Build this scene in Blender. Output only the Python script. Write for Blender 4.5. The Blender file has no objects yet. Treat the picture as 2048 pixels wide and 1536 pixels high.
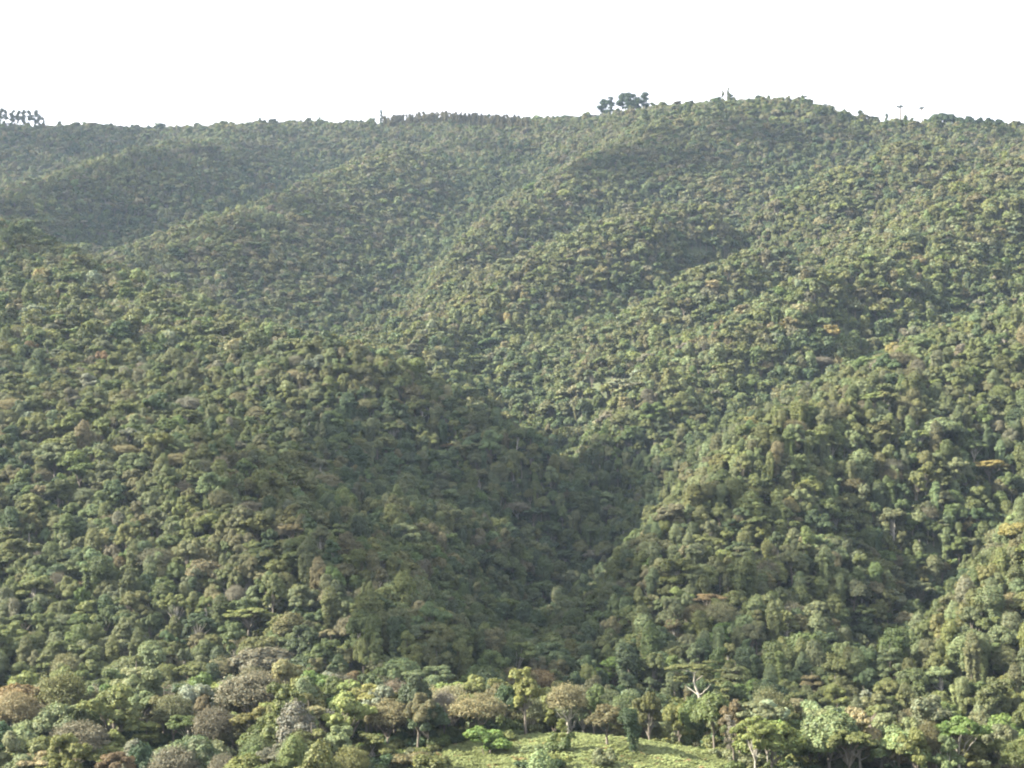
import bpy, bmesh, math, random
import numpy as np
from mathutils import Vector, Matrix
rng = np.random.default_rng(7)
random.seed(7)
R = math.radians
SC = bpy.context.scene
COL = SC.collection

# ------------------------------------------------------------------ camera
F = 3151.0                                   # focal length in pixels of a 2048 px wide frame
PITCH = math.atan(382.0 / F)
cam_d = bpy.data.cameras.new("camera")
cam = bpy.data.objects.new("camera", cam_d); COL.objects.link(cam)
cam_d.sensor_width = 36.0; cam_d.lens = 36.0 * F / 2048.0
cam_d.clip_start = 0.5; cam_d.clip_end = 20000.0
cam.location = (0, 0, 0); cam.rotation_euler = (math.pi / 2 + PITCH, 0, 0)
SC.camera = cam
SC.cycles.pixel_filter_type = 'BLACKMAN_HARRIS'
SC.cycles.filter_width = 2.1
SC.cycles.use_denoising = True
SC.cycles.max_bounces = 5; SC.cycles.diffuse_bounces = 2; SC.cycles.transmission_bounces = 3
SC.cycles.volume_bounces = 0; SC.cycles.glossy_bounces = 1
# ------------------------------------------------------------------ sky and sun
SUN_EL, SUN_AZ = 34.0, -99.0                 # azimuth from +Y, clockwise: the sun stands to the left
w = bpy.data.worlds.new("World"); SC.world = w; w.use_nodes = True
nt = w.node_tree; nt.nodes.clear()
out = nt.nodes.new('ShaderNodeOutputWorld'); bg = nt.nodes.new('ShaderNodeBackground')
sky = nt.nodes.new('ShaderNodeTexSky'); sky.sky_type = 'NISHITA'; sky.sun_disc = False
sky.sun_elevation = R(SUN_EL); sky.sun_rotation = R(SUN_AZ)
sky.air_density = 1.0; sky.dust_density = 3.0; sky.ozone_density = 1.0
mixn = nt.nodes.new('ShaderNodeMix'); mixn.data_type = 'RGBA'
tc = nt.nodes.new('ShaderNodeTexCoord'); mp = nt.nodes.new('ShaderNodeMapping')
mp.inputs['Scale'].default_value = (1.2, 1.2, 4.0)
ns = nt.nodes.new('ShaderNodeTexNoise'); ns.inputs['Scale'].default_value = 2.2; ns.inputs['Detail'].default_value = 7
rp = nt.nodes.new('ShaderNodeMapRange')
rp.inputs['From Min'].default_value = 0.30; rp.inputs['From Max'].default_value = 0.62
rp.inputs['To Min'].default_value = 0.72; rp.inputs['To Max'].default_value = 0.98
nt.links.new(tc.outputs['Generated'], mp.inputs['Vector']); nt.links.new(mp.outputs[0], ns.inputs['Vector'])
nt.links.new(ns.outputs['Fac'], rp.inputs['Value']); nt.links.new(rp.outputs[0], mixn.inputs[0])
nt.links.new(sky.outputs[0], mixn.inputs['A'])
mixn.inputs['B'].default_value = (9.0, 9.1, 9.9, 1)      # thin bright cloud over the whole sky
nt.links.new(mixn.outputs['Result'], bg.inputs['Color']); bg.inputs['Strength'].default_value = 0.046
nt.links.new(bg.outputs[0], out.inputs['Surface'])
sd = bpy.data.lights.new("sun", 'SUN'); sd.energy = 5.0; sd.angle = R(0.75); sd.color = (1.0, 0.91, 0.76)
so = bpy.data.objects.new("sun", sd); COL.objects.link(so)
sdir = Vector((math.sin(R(SUN_AZ)) * math.cos(R(SUN_EL)), math.cos(R(SUN_AZ)) * math.cos(R(SUN_EL)), math.sin(R(SUN_EL))))
so.rotation_euler = sdir.to_track_quat('Z', 'Y').to_euler(); so.location = (-300, 0, 600)
SC.view_settings.view_transform = 'Standard'; SC.view_settings.look = 'None'
SC.view_settings.exposure = 2.6; SC.view_settings.gamma = 1.0

# ------------------------------------------------------------------ camera model used to measure the place
CP, SP = math.cos(PITCH), math.sin(PITCH)
def unproj(u, v, d):
    u, v, d = np.asarray(u, float), np.asarray(v, float), np.asarray(d, float)
    xc = d * (u - 1024) / F; yc = -d * (v - 768) / F
    return np.stack([xc, d * CP - yc * SP, d * SP + yc * CP], -1)
def proj(p):
    x, y, z = p[..., 0], p[..., 1], p[..., 2]
    d = y * CP + z * SP; yc = -y * SP + z * CP
    dd = np.where(d > 1, d, 1)
    return 1024 + F * x / dd, 768 - F * yc / dd, d

# ------------------------------------------------------------------ terrain: crests and gullies measured in the photograph
CAN = 9.5                                      # mean height of the forest roof over the ground
crests = [  # (u, v, distance) of the forest roof along crests, gullies and faces
 [(-300,250,1780),(0,247,1780),(250,247,1790),(480,248,1800),(600,242,1800),(760,244,1790),(880,242,1770),(1050,254,1810),(1110,258,1830),(1200,248,1720),(1300,216,1620),(1450,196,1500),(1600,195,1450),(1700,228,1430),(1850,240,1420),(2048,252,1400),(2350,262,1380)],
 [(300,300,1640),(200,330,1580),(110,355,1530),(0,400,1470),(-200,450,1400)],
 [(420,285,1620),(300,318,1540),(150,362,1450),(60,402,1380),(-100,465,1300)],
 [(650,330,1540),(560,390,1450),(460,435,1370),(400,468,1320),(280,500,1270),(200,505,1270)],
 [(800,290,1540),(720,340,1450),(625,383,1370),(500,430,1280),(450,448,1250),(330,512,1170)],
 [(1030,320,1480),(1010,380,1400),(960,440,1310),(890,500,1220),(850,550,1170),(800,620,1090),(740,680,1010)],
 [(1300,262,1440),(1180,320,1390),(1100,365,1340),(1020,408,1280),(960,465,1210),(900,530,1140),(870,580,1100),(830,635,1040)],
 [(1700,315,1300),(1580,352,1270),(1500,377,1240),(1400,392,1230),(1280,430,1210),(1160,470,1180),(1060,520,1130),(960,580,1070),(880,642,1020)],
 [(1870,290,1240),(1760,300,1220),(1640,348,1190),(1540,380,1170),(1430,400,1150),(1320,440,1120),(1200,480,1090),(1080,540,1050),(960,605,1000),(900,650,965)],
 [(2000,330,1190),(1850,365,1150),(1700,410,1130),(1600,458,1110),(1540,488,1080),(1480,515,1050),(1420,548,1030),(1350,566,1000),(1250,610,960),(1150,650,930),(1050,700,870)],
 [(2300,320,1150),(2000,338,1110),(1890,352,1090),(1780,405,1080),(1690,442,1060),(1560,492,1020),(1480,535,990),(1400,585,960),(1280,640,920),(1180,700,880)],
 [(2300,420,1040),(1950,445,1020),(1800,475,990),(1720,490,980),(1620,530,950),(1580,582,920),(1520,622,890),(1400,682,860),(1260,742,830),(1180,822,790)],
 [(2300,430,1010),(2048,450,990),(1900,470,960),(1750,505,920),(1650,570,880),(1600,605,870),(1500,655,850),(1380,715,830),(1250,785,800),(1190,855,770)],
 [(2300,510,900),(2048,565,870),(1900,628,830),(1830,665,800),(1790,692,795),(1700,708,790),(1560,764,750),(1400,836,715),(1280,900,690)],
 [(2300,540,840),(2048,608,790),(1950,655,750),(1850,700,710),(1750,755,670),(1620,805,630),(1530,850,600),(1440,935,575),(1370,1010,550),(1310,1100,525),(1250,1200,495)],
 [(1650,950,575)], [(1600,1100,500)], [(1500,1200,465)], [(1450,1100,520)], [(1400,1280,435)], [(1550,1350,405)], [(1730,1120,500),(1650,1230,445),(1560,1340,405)], [(1900,850,620)], [(1900,950,575)],
 [(2250,800,660),(2048,870,620),(2010,950,600),(1960,1080,570),(1900,1200,545),(1850,1290,515),(1780,1350,480),(1680,1400,440)],
 [(2300,860,580),(2200,900,550),(2060,1000,505),(2000,1100,465),(1955,1200,435),(1900,1330,395),(1860,1430,368),(1830,1480,350)],
 [(2300,1100,440)], [(2200,1300,380)],
 [(830,660,940),(930,722,890),(1020,782,850),(1100,845,810),(1158,905,775),(1170,960,720),(1160,1050,670),(1130,1150,615),(1090,1240,570),(1050,1320,525)],
 [(480,640,880),(650,680,825),(820,735,765),(950,795,740),(1050,845,720),(1110,885,705)],
 [(620,900,630),(800,900,680),(1000,900,735)], [(690,1000,560),(850,1000,615),(1010,1000,665)], [(780,1080,520),(900,1080,565),(1030,1080,610)], [(930,1280,440),(1000,1280,490)],
 [(-300,350,1150),(0,447,1000),(120,492,970),(220,541,940),(350,588,900),(480,640,870)],
 [(-300,520,1200),(100,570,1080),(300,610,1045),(500,664,980),(700,702,925)],
 [(0,600,830)], [(200,650,800)], [(400,720,755)], [(600,780,710)], [(100,750,680)], [(-250,600,830)],
 [(-300,770,650),(0,812,615),(130,858,588),(270,890,568),(420,950,538),(560,1030,490),(680,1105,455),(750,1190,428),(830,1262,402),(900,1325,385)],
 [(870,1190,480),(990,1190,535)],
 [(0,1000,515)], [(150,1050,497)], [(0,1150,452)], [(200,1200,437)], [(400,1150,455)], [(400,1280,405)], [(150,1320,392)], [(600,1250,420)], [(-250,1150,450)], [(-250,950,540)],
 [(-300,1450,345),(0,1440,350),(300,1430,352),(600,1420,360),(900,1425,370),(1200,1430,370),(1500,1455,360),(1700,1485,350),(2048,1570,325),(2300,1600,320)],
]
ground_pts = [  # (u, v, d) measured on the bare ground
 [(-300,1500,300),(0,1500,298),(250,1498,297),(500,1492,297),(830,1492,293),(900,1496,288),(1010,1483,286),(1150,1478,285),(1300,1492,282),(1400,1510,279),(1470,1536,275),(1700,1560,275),(2048,1590,270),(2300,1620,265)],
 [(0,1585,280),(400,1575,278),(700,1556,272),(900,1534,268),(1050,1520,266),(1200,1522,264),(1350,1546,260)],
 [(0,1700,240),(500,1680,240),(1000,1640,238),(1500,1700,232),(2048,1760,225)],
 [(-200,2000,180),(1000,1950,175),(2200,2050,170)], [(0,2500,110),(1000,2500,110),(2048,2500,110)],
]
P = []
CREST, GULLY = (2, 4, 6, 8, 10, 12, 14, 25, 29, 34, 42), (1, 3, 5, 7, 9, 11, 13, 24, 28)
for j_, L in enumerate(crests + ground_pts):
    g = L in ground_pts
    a = np.array(L, float)
    a[:, 2] *= (.965 if j_ < 15 else .97) if j_ in CREST else ((1.055 if j_ < 15 else (1.0 if j_ == 24 else 1.045)) if j_ in GULLY else 1.0)
    pts = unproj(a[:, 0], a[:, 1], a[:, 2])
    if not g: pts[:, 2] -= CAN + (1.5 if j_ == 0 else 0)
    P.append(pts[0])
    for i in range(len(pts) - 1):
        n = max(1, int(np.linalg.norm(pts[i + 1, :2] - pts[i, :2]) / 34))
        for k in range(1, n + 1): P.append(pts[i] + (pts[i + 1] - pts[i]) * k / n)
sk = np.array(crests[0], float); spt = unproj(sk[:, 0], sk[:, 1], sk[:, 2])
for p in spt[::2]:
    q = p / np.linalg.norm(p[:2])
    P.append(np.array([p[0] + q[0] * 130, p[1] + q[1] * 130, p[2] - 42]))
    P.append(np.array([p[0] + q[0] * 420, p[1] + q[1] * 420, p[2] - 130]))
for x in (-3400, -1700, 0, 1700, 3400):
    P.append(np.array([x, 4200, 140])); P.append(np.array([x, 3000, 220]))
for x, y, z in ((0,0,-1.8),(0,-60,3),(-60,0,-3),(60,0,-3),(0,20,-14),(0,50,-34),(-1500,0,60),(1500,0,60),(-900,600,80),(1100,600,150),(-1500,1500,260),(1500,1500,300),(-3000,1500,300),(3000,1500,300),(0,-1200,120),(-2500,-1200,140),(2500,-1200,140)):
    P.append(np.array([x, y, z], float))
P = np.array(P)
CX, CZ = P[:, :2], P[:, 2]
def kern(a, b):
    d2 = ((a[:, None, :] - b[None, :, :]) ** 2).sum(-1)
    return np.sqrt(d2 + 14.0 ** 2)
nP = len(CX)
A = np.zeros((nP + 3, nP + 3)); A[:nP, :nP] = kern(CX, CX) - np.eye(nP) * 2.2
A[:nP, nP] = 1; A[:nP, nP + 1:] = CX / 1000; A[nP, :nP] = 1; A[nP + 1:, :nP] = CX.T / 1000
sol = np.linalg.solve(A, np.concatenate([CZ, np.zeros(3)]))
def hash_noise(x, y, s, seed):
    r = np.random.default_rng(seed); T = r.uniform(-1, 1, (64, 64))
    gx, gy = x / s, y / s; ix, iy = np.floor(gx).astype(int), np.floor(gy).astype(int)
    fx, fy = gx - ix, gy - iy; fx = fx * fx * (3 - 2 * fx); fy = fy * fy * (3 - 2 * fy)
    t = lambda i, j: T[i % 64, j % 64]
    return (t(ix, iy) * (1 - fx) + t(ix + 1, iy) * fx) * (1 - fy) + (t(ix, iy + 1) * (1 - fx) + t(ix + 1, iy + 1) * fx) * fy
def height(x, y):
    x = np.asarray(x, float).ravel(); y = np.asarray(y, float).ravel()
    out = np.empty(len(x))
    for i in range(0, len(x), 20000):
        q = np.stack([x[i:i + 20000], y[i:i + 20000]], -1)
        out[i:i + 20000] = kern(q, CX) @ sol[:nP] + sol[nP] + q @ sol[nP + 1:] / 1000
    far = np.clip((y - 330) / 300, 0, 1)
    return out + far * (hash_noise(x, y, 60, 1) * 2.6 + hash_noise(x, y, 24, 2) * 1.6)

# ------------------------------------------------------------------ materials
def new_mat(name):
    m = bpy.data.materials.new(name); m.use_nodes = True
    m.node_tree.nodes.clear(); return m, m.node_tree
def foliage_mat(name, trans=0.28):
    m, t = new_mat(name); N = t.nodes.new
    at = N('ShaderNodeAttribute'); at.attribute_type = 'INSTANCER'; at.attribute_name = 'tint'
    va = N('ShaderNodeAttribute'); va.attribute_type = 'GEOMETRY'; va.attribute_name = 'leafvar'
    mu = N('ShaderNodeMix'); mu.data_type = 'RGBA'; mu.blend_type = 'MULTIPLY'; mu.inputs[0].default_value = 1
    t.links.new(at.outputs['Color'], mu.inputs['A']); t.links.new(va.outputs['Color'], mu.inputs['B'])
    df = N('ShaderNodeBsdfDiffuse'); tr = N('ShaderNodeBsdfTranslucent'); mx = N('ShaderNodeMixShader')
    gl = N('ShaderNodeBsdfGlossy'); gl.inputs['Roughness'].default_value = 0.55; gl.inputs['Color'].default_value = (0.55, 0.6, 0.6, 1)
    m2 = N('ShaderNodeMixShader'); m2.inputs[0].default_value = 0.035
    o = N('ShaderNodeOutputMaterial')
    t.links.new(mu.outputs['Result'], df.inputs['Color']); t.links.new(mu.outputs['Result'], tr.inputs['Color'])
    mx.inputs[0].default_value = trans
    t.links.new(df.outputs[0], mx.inputs[1]); t.links.new(tr.outputs[0], mx.inputs[2])
    t.links.new(mx.outputs[0], m2.inputs[1]); t.links.new(gl.outputs[0], m2.inputs[2])
    t.links.new(m2.outputs[0], o.inputs['Surface']); return m
def bark_mat(name, c1, c2):
    m, t = new_mat(name); N = t.nodes.new
    tc = N('ShaderNodeTexCoord'); mp = N('ShaderNodeMapping'); mp.inputs['Scale'].default_value = (2.5, 2.5, 0.8)
    n = N('ShaderNodeTexNoise'); n.inputs['Scale'].default_value = 1.6; n.inputs['Detail'].default_value = 6
    r = N('ShaderNodeValToRGB'); r.color_ramp.elements[0].color = (*c1, 1); r.color_ramp.elements[1].color = (*c2, 1)
    r.color_ramp.elements[0].position = 0.35; r.color_ramp.elements[1].position = 0.65
    b = N('ShaderNodeBsdfPrincipled'); b.inputs['Roughness'].default_value = 0.9
    o = N('ShaderNodeOutputMaterial')
    t.links.new(tc.outputs['Object'], mp.inputs[0]); t.links.new(mp.outputs[0], n.inputs['Vector'])
    t.links.new(n.outputs['Fac'], r.inputs[0]); t.links.new(r.outputs[0], b.inputs['Base Color']); t.links.new(b.outputs[0], o.inputs['Surface'])
    return m
M_LEAF = foliage_mat('leaves')
M_BARK = bark_mat('grey_bark', (0.07, 0.06, 0.045), (0.17, 0.15, 0.12))
M_PALE = bark_mat('pale_bark', (0.17, 0.16, 0.13), (0.34, 0.32, 0.27))
m, t = new_mat('forest_soil'); N = t.nodes.new
tc = N('ShaderNodeTexCoord'); n1 = N('ShaderNodeTexNoise'); n1.inputs['Scale'].default_value = 0.35; n1.inputs['Detail'].default_value = 8
n2 = N('ShaderNodeTexNoise'); n2.inputs['Scale'].default_value = 0.03; n2.inputs['Detail'].default_value = 4
r1 = N('ShaderNodeValToRGB'); e = r1.color_ramp.elements
e[0].color = (0.022, 0.030, 0.014, 1); e[0].position = 0.35; e[1].color = (0.06, 0.075, 0.03, 1); e[1].position = 0.68
ad = N('ShaderNodeMath'); ad.operation = 'ADD'; ml = N('ShaderNodeMath'); ml.operation = 'MULTIPLY'; ml.inputs[1].default_value = 0.5
b = N('ShaderNodeBsdfPrincipled'); b.inputs['Roughness'].default_value = 0.95
bp = N('ShaderNodeBump'); bp.inputs['Strength'].default_value = 0.8; bp.inputs['Distance'].default_value = 1.0
o = N('ShaderNodeOutputMaterial')
for nn in (n1, n2): t.links.new(tc.outputs['Object'], nn.inputs['Vector'])
t.links.new(n1.outputs['Fac'], ad.inputs[0]); t.links.new(n2.outputs['Fac'], ad.inputs[1]); t.links.new(ad.outputs[0], ml.inputs[0])
t.links.new(ml.outputs[0], r1.inputs[0]); t.links.new(r1.outputs[0], b.inputs['Base Color']); t.links.new(n1.outputs['Fac'], bp.inputs['Height'])
t.links.new(bp.outputs[0], b.inputs['Normal']); t.links.new(b.outputs[0], o.inputs['Surface'])
M_SOIL = m

# ------------------------------------------------------------------ mesh helpers
def np_mesh(name, verts, faces_flat, fsize, mats, mat_idx=None, leafvar=None, smooth=False):
    """verts (n,3); faces_flat int array; fsize = vertices per face (array)"""
    me = bpy.data.meshes.new(name)
    me.vertices.add(len(verts)); me.vertices.foreach_set('co', np.asarray(verts, np.float32).ravel())
    me.loops.add(len(faces_flat)); me.loops.foreach_set('vertex_index', np.asarray(faces_flat, np.int32))
    st = np.concatenate([[0], np.cumsum(fsize)[:-1]]).astype(np.int32)
    me.polygons.add(len(fsize)); me.polygons.foreach_set('loop_start', st)
    if mat_idx is not None: me.polygons.foreach_set('material_index', np.asarray(mat_idx, np.int32))
    me.polygons.foreach_set('use_smooth', np.full(len(fsize), smooth))
    for mm in mats: me.materials.append(mm)
    me.update(calc_edges=True)
    if leafvar is not None:
        a = me.attributes.new('leafvar', 'FLOAT_COLOR', 'FACE')
        a.data.foreach_set('color', np.asarray(leafvar, np.float32).ravel())
    return me
class Geo:
    """collects faces of one part"""
    def __init__(s): s.v = []; s.f = []; s.n = []; s.c = []; s.k = 0
    def add(s, verts, faces, col=None):
        verts = np.asarray(verts, float); faces = np.asarray(faces, int)
        s.v.append(verts); s.f.append((faces + s.k).ravel()); s.n.append(np.full(len(faces), faces.shape[1])); s.k += len(verts)
        s.c.append(np.ones((len(faces), 4)) if col is None else col)
    def arrays(s):
        return np.concatenate(s.v), np.concatenate(s.f), np.concatenate(s.n), np.concatenate(s.c)
    def tube(s, pts, rad, sides=5, col=None):
        pts = np.asarray(pts, float); n = len(pts)
        t = np.gradient(pts, axis=0); t /= np.linalg.norm(t, axis=1)[:, None] + 1e-9
        ref = np.where(np.abs(t[:, 2:3]) > 0.9, np.array([[1., 0, 0]]), np.array([[0, 0, 1.]]))
        a = np.cross(t, ref); a /= np.linalg.norm(a, axis=1)[:, None] + 1e-9; b = np.cross(t, a)
        ang = np.arange(sides) / sides * 2 * np.pi
        V = pts[:, None, :] + (a[:, None, :] * np.cos(ang)[None, :, None] + b[:, None, :] * np.sin(ang)[None, :, None]) * np.asarray(rad)[:, None, None]
        V = V.reshape(-1, 3); i = np.arange(n - 1)[:, None] * sides; j = np.arange(sides)[None, :]; j2 = (j + 1) % sides
        Fq = np.stack([i + j, i + j2, i + sides + j2, i + sides + j], -1).reshape(-1, 4)
        c = None if col is None else np.tile(np.array([*col, 1.0]), (len(Fq), 1))
        s.add(V, Fq, c)
    def leaves(s, c, nrm, size, col, asp=0.62):
        n = len(c); r = rng.normal(size=(n, 3)); nrm = nrm / (np.linalg.norm(nrm, axis=1)[:, None] + 1e-9)
        a = np.cross(nrm, r); a /= np.linalg.norm(a, axis=1)[:, None] + 1e-9; b = np.cross(nrm, a)
        sz = np.asarray(size)[:, None]
        dn = nrm * sz * 0.22
        V = np.stack([c - a * sz, c - b * sz * asp - dn, c + a * sz, c + b * sz * asp - dn], 1).reshape(-1, 3)
        s.add(V, np.arange(4 * n).reshape(n, 4), col)
def varcol(n, base, amp=0.16):
    """leaf to leaf variation of pigment"""
    g = 1 + rng.normal(0, amp, n); h = rng.normal(0, amp * 0.45, n)
    c = np.stack([g * (1 + h), g, g * (1 - h), np.ones(n)], 1); c[:, :3] *= base
    return np.clip(c, 0.25, 2.4)
def rdir(n, zmin=-0.35):
    d = rng.normal(size=(n * 4 + 16, 3)); d /= np.linalg.norm(d, axis=1)[:, None]; d = d[d[:, 2] > zmin]
    return d[:n]
def lobe(g, c, rad, n, size, base, zmin=-0.45, droop=0.0, ragged=0.16):
    d = rdir(n, zmin); n = len(d)
    ph = rng.uniform(0, 6.28, 4); wob = 1 + ragged * (np.sin(d[:, 0] * 5 + ph[0]) * np.sin(d[:, 1] * 5 + ph[1]) + np.sin(d[:, 2] * 7 + ph[2]) * 0.5)
    rr = wob * (1 - np.abs(rng.normal(0, 0.15, n))) + (rng.random(n) < 0.06) * rng.uniform(0, 0.22, n)
    p = c + d * rad * rr[:, None]
    p[:, 2] -= droop * np.abs(rng.normal(0, 1, n)) * (d[:, 2] < 0.2)
    nr = d / rad * np.mean(rad) + rng.normal(0, 0.45, (n, 3)) + np.array([0, 0, 0.25])
    g.leaves(p, nr, size * rng.uniform(0.65, 1.3, n), varcol(n, base))
def branch_to(g, p0, p1, r0, r1, sides=5, wig=0.25, n=6):
    t = np.linspace(0, 1, n)[:, None]
    p = p0 + (p1 - p0) * t; L = np.linalg.norm(p1 - p0)
    p[1:-1] += rng.normal(0, wig * L / 10, (n - 2, 3)); p[:, 2] += (t[:, 0] * (1 - t[:, 0])) * L * (-0.12)
    g.tube(p, np.linspace(r0, r1, n), sides)
    return p
V3 = lambda *a: np.array(a, float)

# kinds of tree; each returns (trunk Geo, crown Geo); nominal crown radius about 4.2 m
def dens(lod): return (1.35, 0.23) if lod == 0 else (0.17, 0.66)
def k_dome(lod, H=12.5):
    g, c = Geo(), Geo(); q, s = dens(lod); top = V3(rng.normal(0, .5), rng.normal(0, .5), H * .62)
    g.tube([V3(0,0,-1.5), V3(.1,0,2), V3(.2,.1,H*.3), top], [.34,.27,.2,.1], 6)
    n = rng.integers(13, 20)
    for i in range(n):
        a = i * 2.4 + rng.normal(0, .35); rr = math.sqrt((i + .5) / n) * 3.3
        z = H * .80 - (rr / 3.3) ** 2 * H * .26 + rng.normal(0, .35)
        p = V3(rr * math.cos(a), rr * math.sin(a), z); r = rng.uniform(1.05, 1.75)
        lobe(c, p, V3(r, r, r * rng.uniform(.85, 1.15)), int(270 * q * r * r), s, rng.uniform(.82, 1.2))
        if i % 3 == 0: branch_to(g, V3(.1,0,H*.33), p - V3(0,0,.6), .13, .04)
    return g, c
def k_lobed(lod, H=13.5):
    g, c = Geo(), Geo(); q, s = dens(lod)
    g.tube([V3(0,0,-1.5), V3(-.1,.1,3), V3(.1,.2,H*.45), V3(0,0,H*.7)], [.36,.28,.2,.08], 6)
    n = rng.integers(8, 13)
    for i in range(n):
        a = i * 2.4 + rng.normal(0, .5); rr = rng.uniform(.3, 3.2) if i else 0
        z = H * rng.uniform(.5, .86) if rr > 1.2 else H * rng.uniform(.78, .92)
        p = V3(rr * math.cos(a), rr * math.sin(a), z); r0 = rng.uniform(1.1, 1.9)
        branch_to(g, V3(0,.1,H*rng.uniform(.3,.45)), p - V3(0,0,.5), .14, .05)
        base = rng.uniform(.8, 1.25)
        for k in range(5):
            pp = p + rng.normal(0, .75, 3) * V3(1,1,.6); r = r0 * rng.uniform(.45, .8)
            lobe(c, pp, V3(r, r, r * .95), int(320 * q * r * r), s * .95, base * rng.uniform(.92, 1.1))
    return g, c
def k_umbrella(lod, H=13.0):
    g, c = Geo(), Geo(); q, s = dens(lod); fk = V3(rng.normal(0,.3), rng.normal(0,.3), H * .42)
    g.tube([V3(0,0,-1.5), V3(.15,0,2), fk], [.30,.25,.2], 6)
    n = rng.integers(11, 17)
    for i in range(n):
        a = i * 2.4 + rng.normal(0, .4); rr = math.sqrt((i + .6) / n) * 4.3
        p = V3(rr * math.cos(a), rr * math.sin(a), H * .9 - (rr / 4.3) ** 2 * 1.9 + rng.normal(0, .3))
        mid = fk + (p - fk) * V3(.45, .45, .6) + rng.normal(0, .2, 3)
        branch_to(g, fk, mid, .12, .07, 5, .2, 4); branch_to(g, mid, p, .07, .03, 4, .2, 4)
        base = rng.uniform(.85, 1.2)
        for k in range(3):
            pp = p + rng.normal(0, .65, 3) * V3(1, 1, .35); r = rng.uniform(.7, 1.2)
            lobe(c, pp, V3(r, r, r * .6), int(240 * q * r * r), s * .9, base, -.3)
    return g, c
def k_vine(lod, H=14.0):
    g, c = Geo(), Geo(); q, s = dens(lod)
    lean = rng.normal(0, .6, 2)
    tr = [V3(0,0,-1.5), V3(lean[0]*.3, lean[1]*.3, H*.35), V3(lean[0], lean[1], H*.85)]
    g.tube(tr, [.35,.28,.12], 6)
    for i in range(8):                                  # cloaked trunk and head
        z = H * (.2 + .75 * (i / 7)); f = i / 7
        r = (1.1 + 1.3 * f ** 2) * rng.uniform(.8, 1.15)
        p = V3(lean[0] * f, lean[1] * f, z) + rng.normal(0, .35 + .6 * f, 3) * V3(1, 1, .3)
        lobe(c, p, V3(r * .95, r * .95, r * 1.05), int(230 * q * r * r), s * .9, rng.uniform(.85, 1.15), -.7, .5)
    for i in range(rng.integers(7, 12)):                # hanging curtains of vine
        a = rng.uniform(0, 6.28); rr = rng.uniform(.9, 2.6); L = rng.uniform(3, 8); z1 = H * rng.uniform(.72, .95)
        base = rng.uniform(.85, 1.25); n = int(150 * q * L / 3)
        t = rng.random(n); x = rr * math.cos(a) + rng.normal(0, .28, n); y = rr * math.sin(a) + rng.normal(0, .28, n)
        p = np.stack([x + lean[0] - t * .25 * math.cos(a), y + lean[1] - t * .25 * math.sin(a), z1 - t * L], 1)
        nr = np.stack([np.full(n, math.cos(a)), np.full(n, math.sin(a)), np.full(n, .5)], 1) + rng.normal(0, .45, (n, 3))
        c.leaves(p, nr, s * .85 * rng.uniform(.7, 1.3, n), varcol(n, base))
        lobe(c, V3(rr * math.cos(a) + lean[0], rr * math.sin(a) + lean[1], z1), V3(.95, .95, .7), int(240 * q), s * .9, base)
    return g, c
def twigs(g, c, base, crown_fn, n, leaf_n, q, s, tcol=(1.25, 1.1, 1.15), lr=.02):
    for i in range(n):
        tip, root = crown_fn()
        p = branch_to(c, root, tip, lr * 2.2, lr * .8, 3, .5, 4)
        m_ = max(1, int(leaf_n * q)); pp = tip + rng.normal(0, .42, (m_, 3)) * V3(1, 1, .7)
        nr = rng.normal(0, .6, (m_, 3)) + (tip - V3(0, 0, base)) * .2 + V3(0, 0, .4)
        c.leaves(pp, nr, s * rng.uniform(.45, .95, m_), varcol(m_, rng.uniform(.85, 1.2)))
def k_twiggy(lod, H=13.0, full=1.0):
    g, c = Geo(), Geo(); q, s = dens(lod)
    fk = V3(0, 0, H * .33); g.tube([V3(0,0,-1.5), V3(.1,.1,2), fk], [.30,.25,.2], 6); ends = []
    for i in range(9):
        a = i * 2.4; rr = rng.uniform(1.0, 3.0); p = V3(rr * math.cos(a), rr * math.sin(a), H * rng.uniform(.55, .8))
        branch_to(g, fk + rng.normal(0, .1, 3), p, .13, .05, 5, .35); ends.append(p)
        for k in range(3):
            p2 = p + rng.normal(0, 1, 3) * V3(1, 1, .4) + V3(0, 0, 1.0); branch_to(g, p, p2, .05, .03, 4, .4, 4); ends.append(p2)
    def fn():
        d = rdir(1, -.1)[0]; tip = V3(0, 0, H * .62) + d * V3(4.2, 4.2, H * .34) * rng.uniform(.6, 1.03)
        e = min(ends, key=lambda k: ((k - tip) ** 2).sum() + rng.uniform(0, .6)); return tip, e
    nt_ = int((420 if lod == 0 else 90) * full)
    twigs(g, c, H * .5, fn, nt_, 17 if lod == 0 else 30, q if lod == 0 else .09, s * (1.0 if lod == 0 else 1.05), lr=.022 if lod == 0 else .05)
    return g, c
def k_layered(lod, H=14.0):
    g, c = Geo(), Geo(); q, s = dens(lod)
    g.tube([V3(0,0,-1.5), V3(.1,0,H*.4), V3(0,.1,H*.92)], [.3,.2,.06], 6)
    for t_ in range(rng.integers(4, 6)):
        z = H * (.45 + .12 * t_) + rng.normal(0, .2); R_ = 3.6 * (1 - .13 * t_) * rng.uniform(.8, 1.1)
        for i in range(6):
            a = i * 1.05 + rng.uniform(0, 1); rr = R_ * rng.uniform(.45, .95)
            p = V3(rr * math.cos(a), rr * math.sin(a), z + rng.normal(0, .3)); r = rng.uniform(.9, 1.35)
            branch_to(g, V3(0, 0, z - .8), p, .07, .03, 4, .2, 4)
            lobe(c, p, V3(r, r, r * .62), int(240 * q * r * r), s * .95, rng.uniform(.82, 1.2), -.3)
    return g, c
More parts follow.
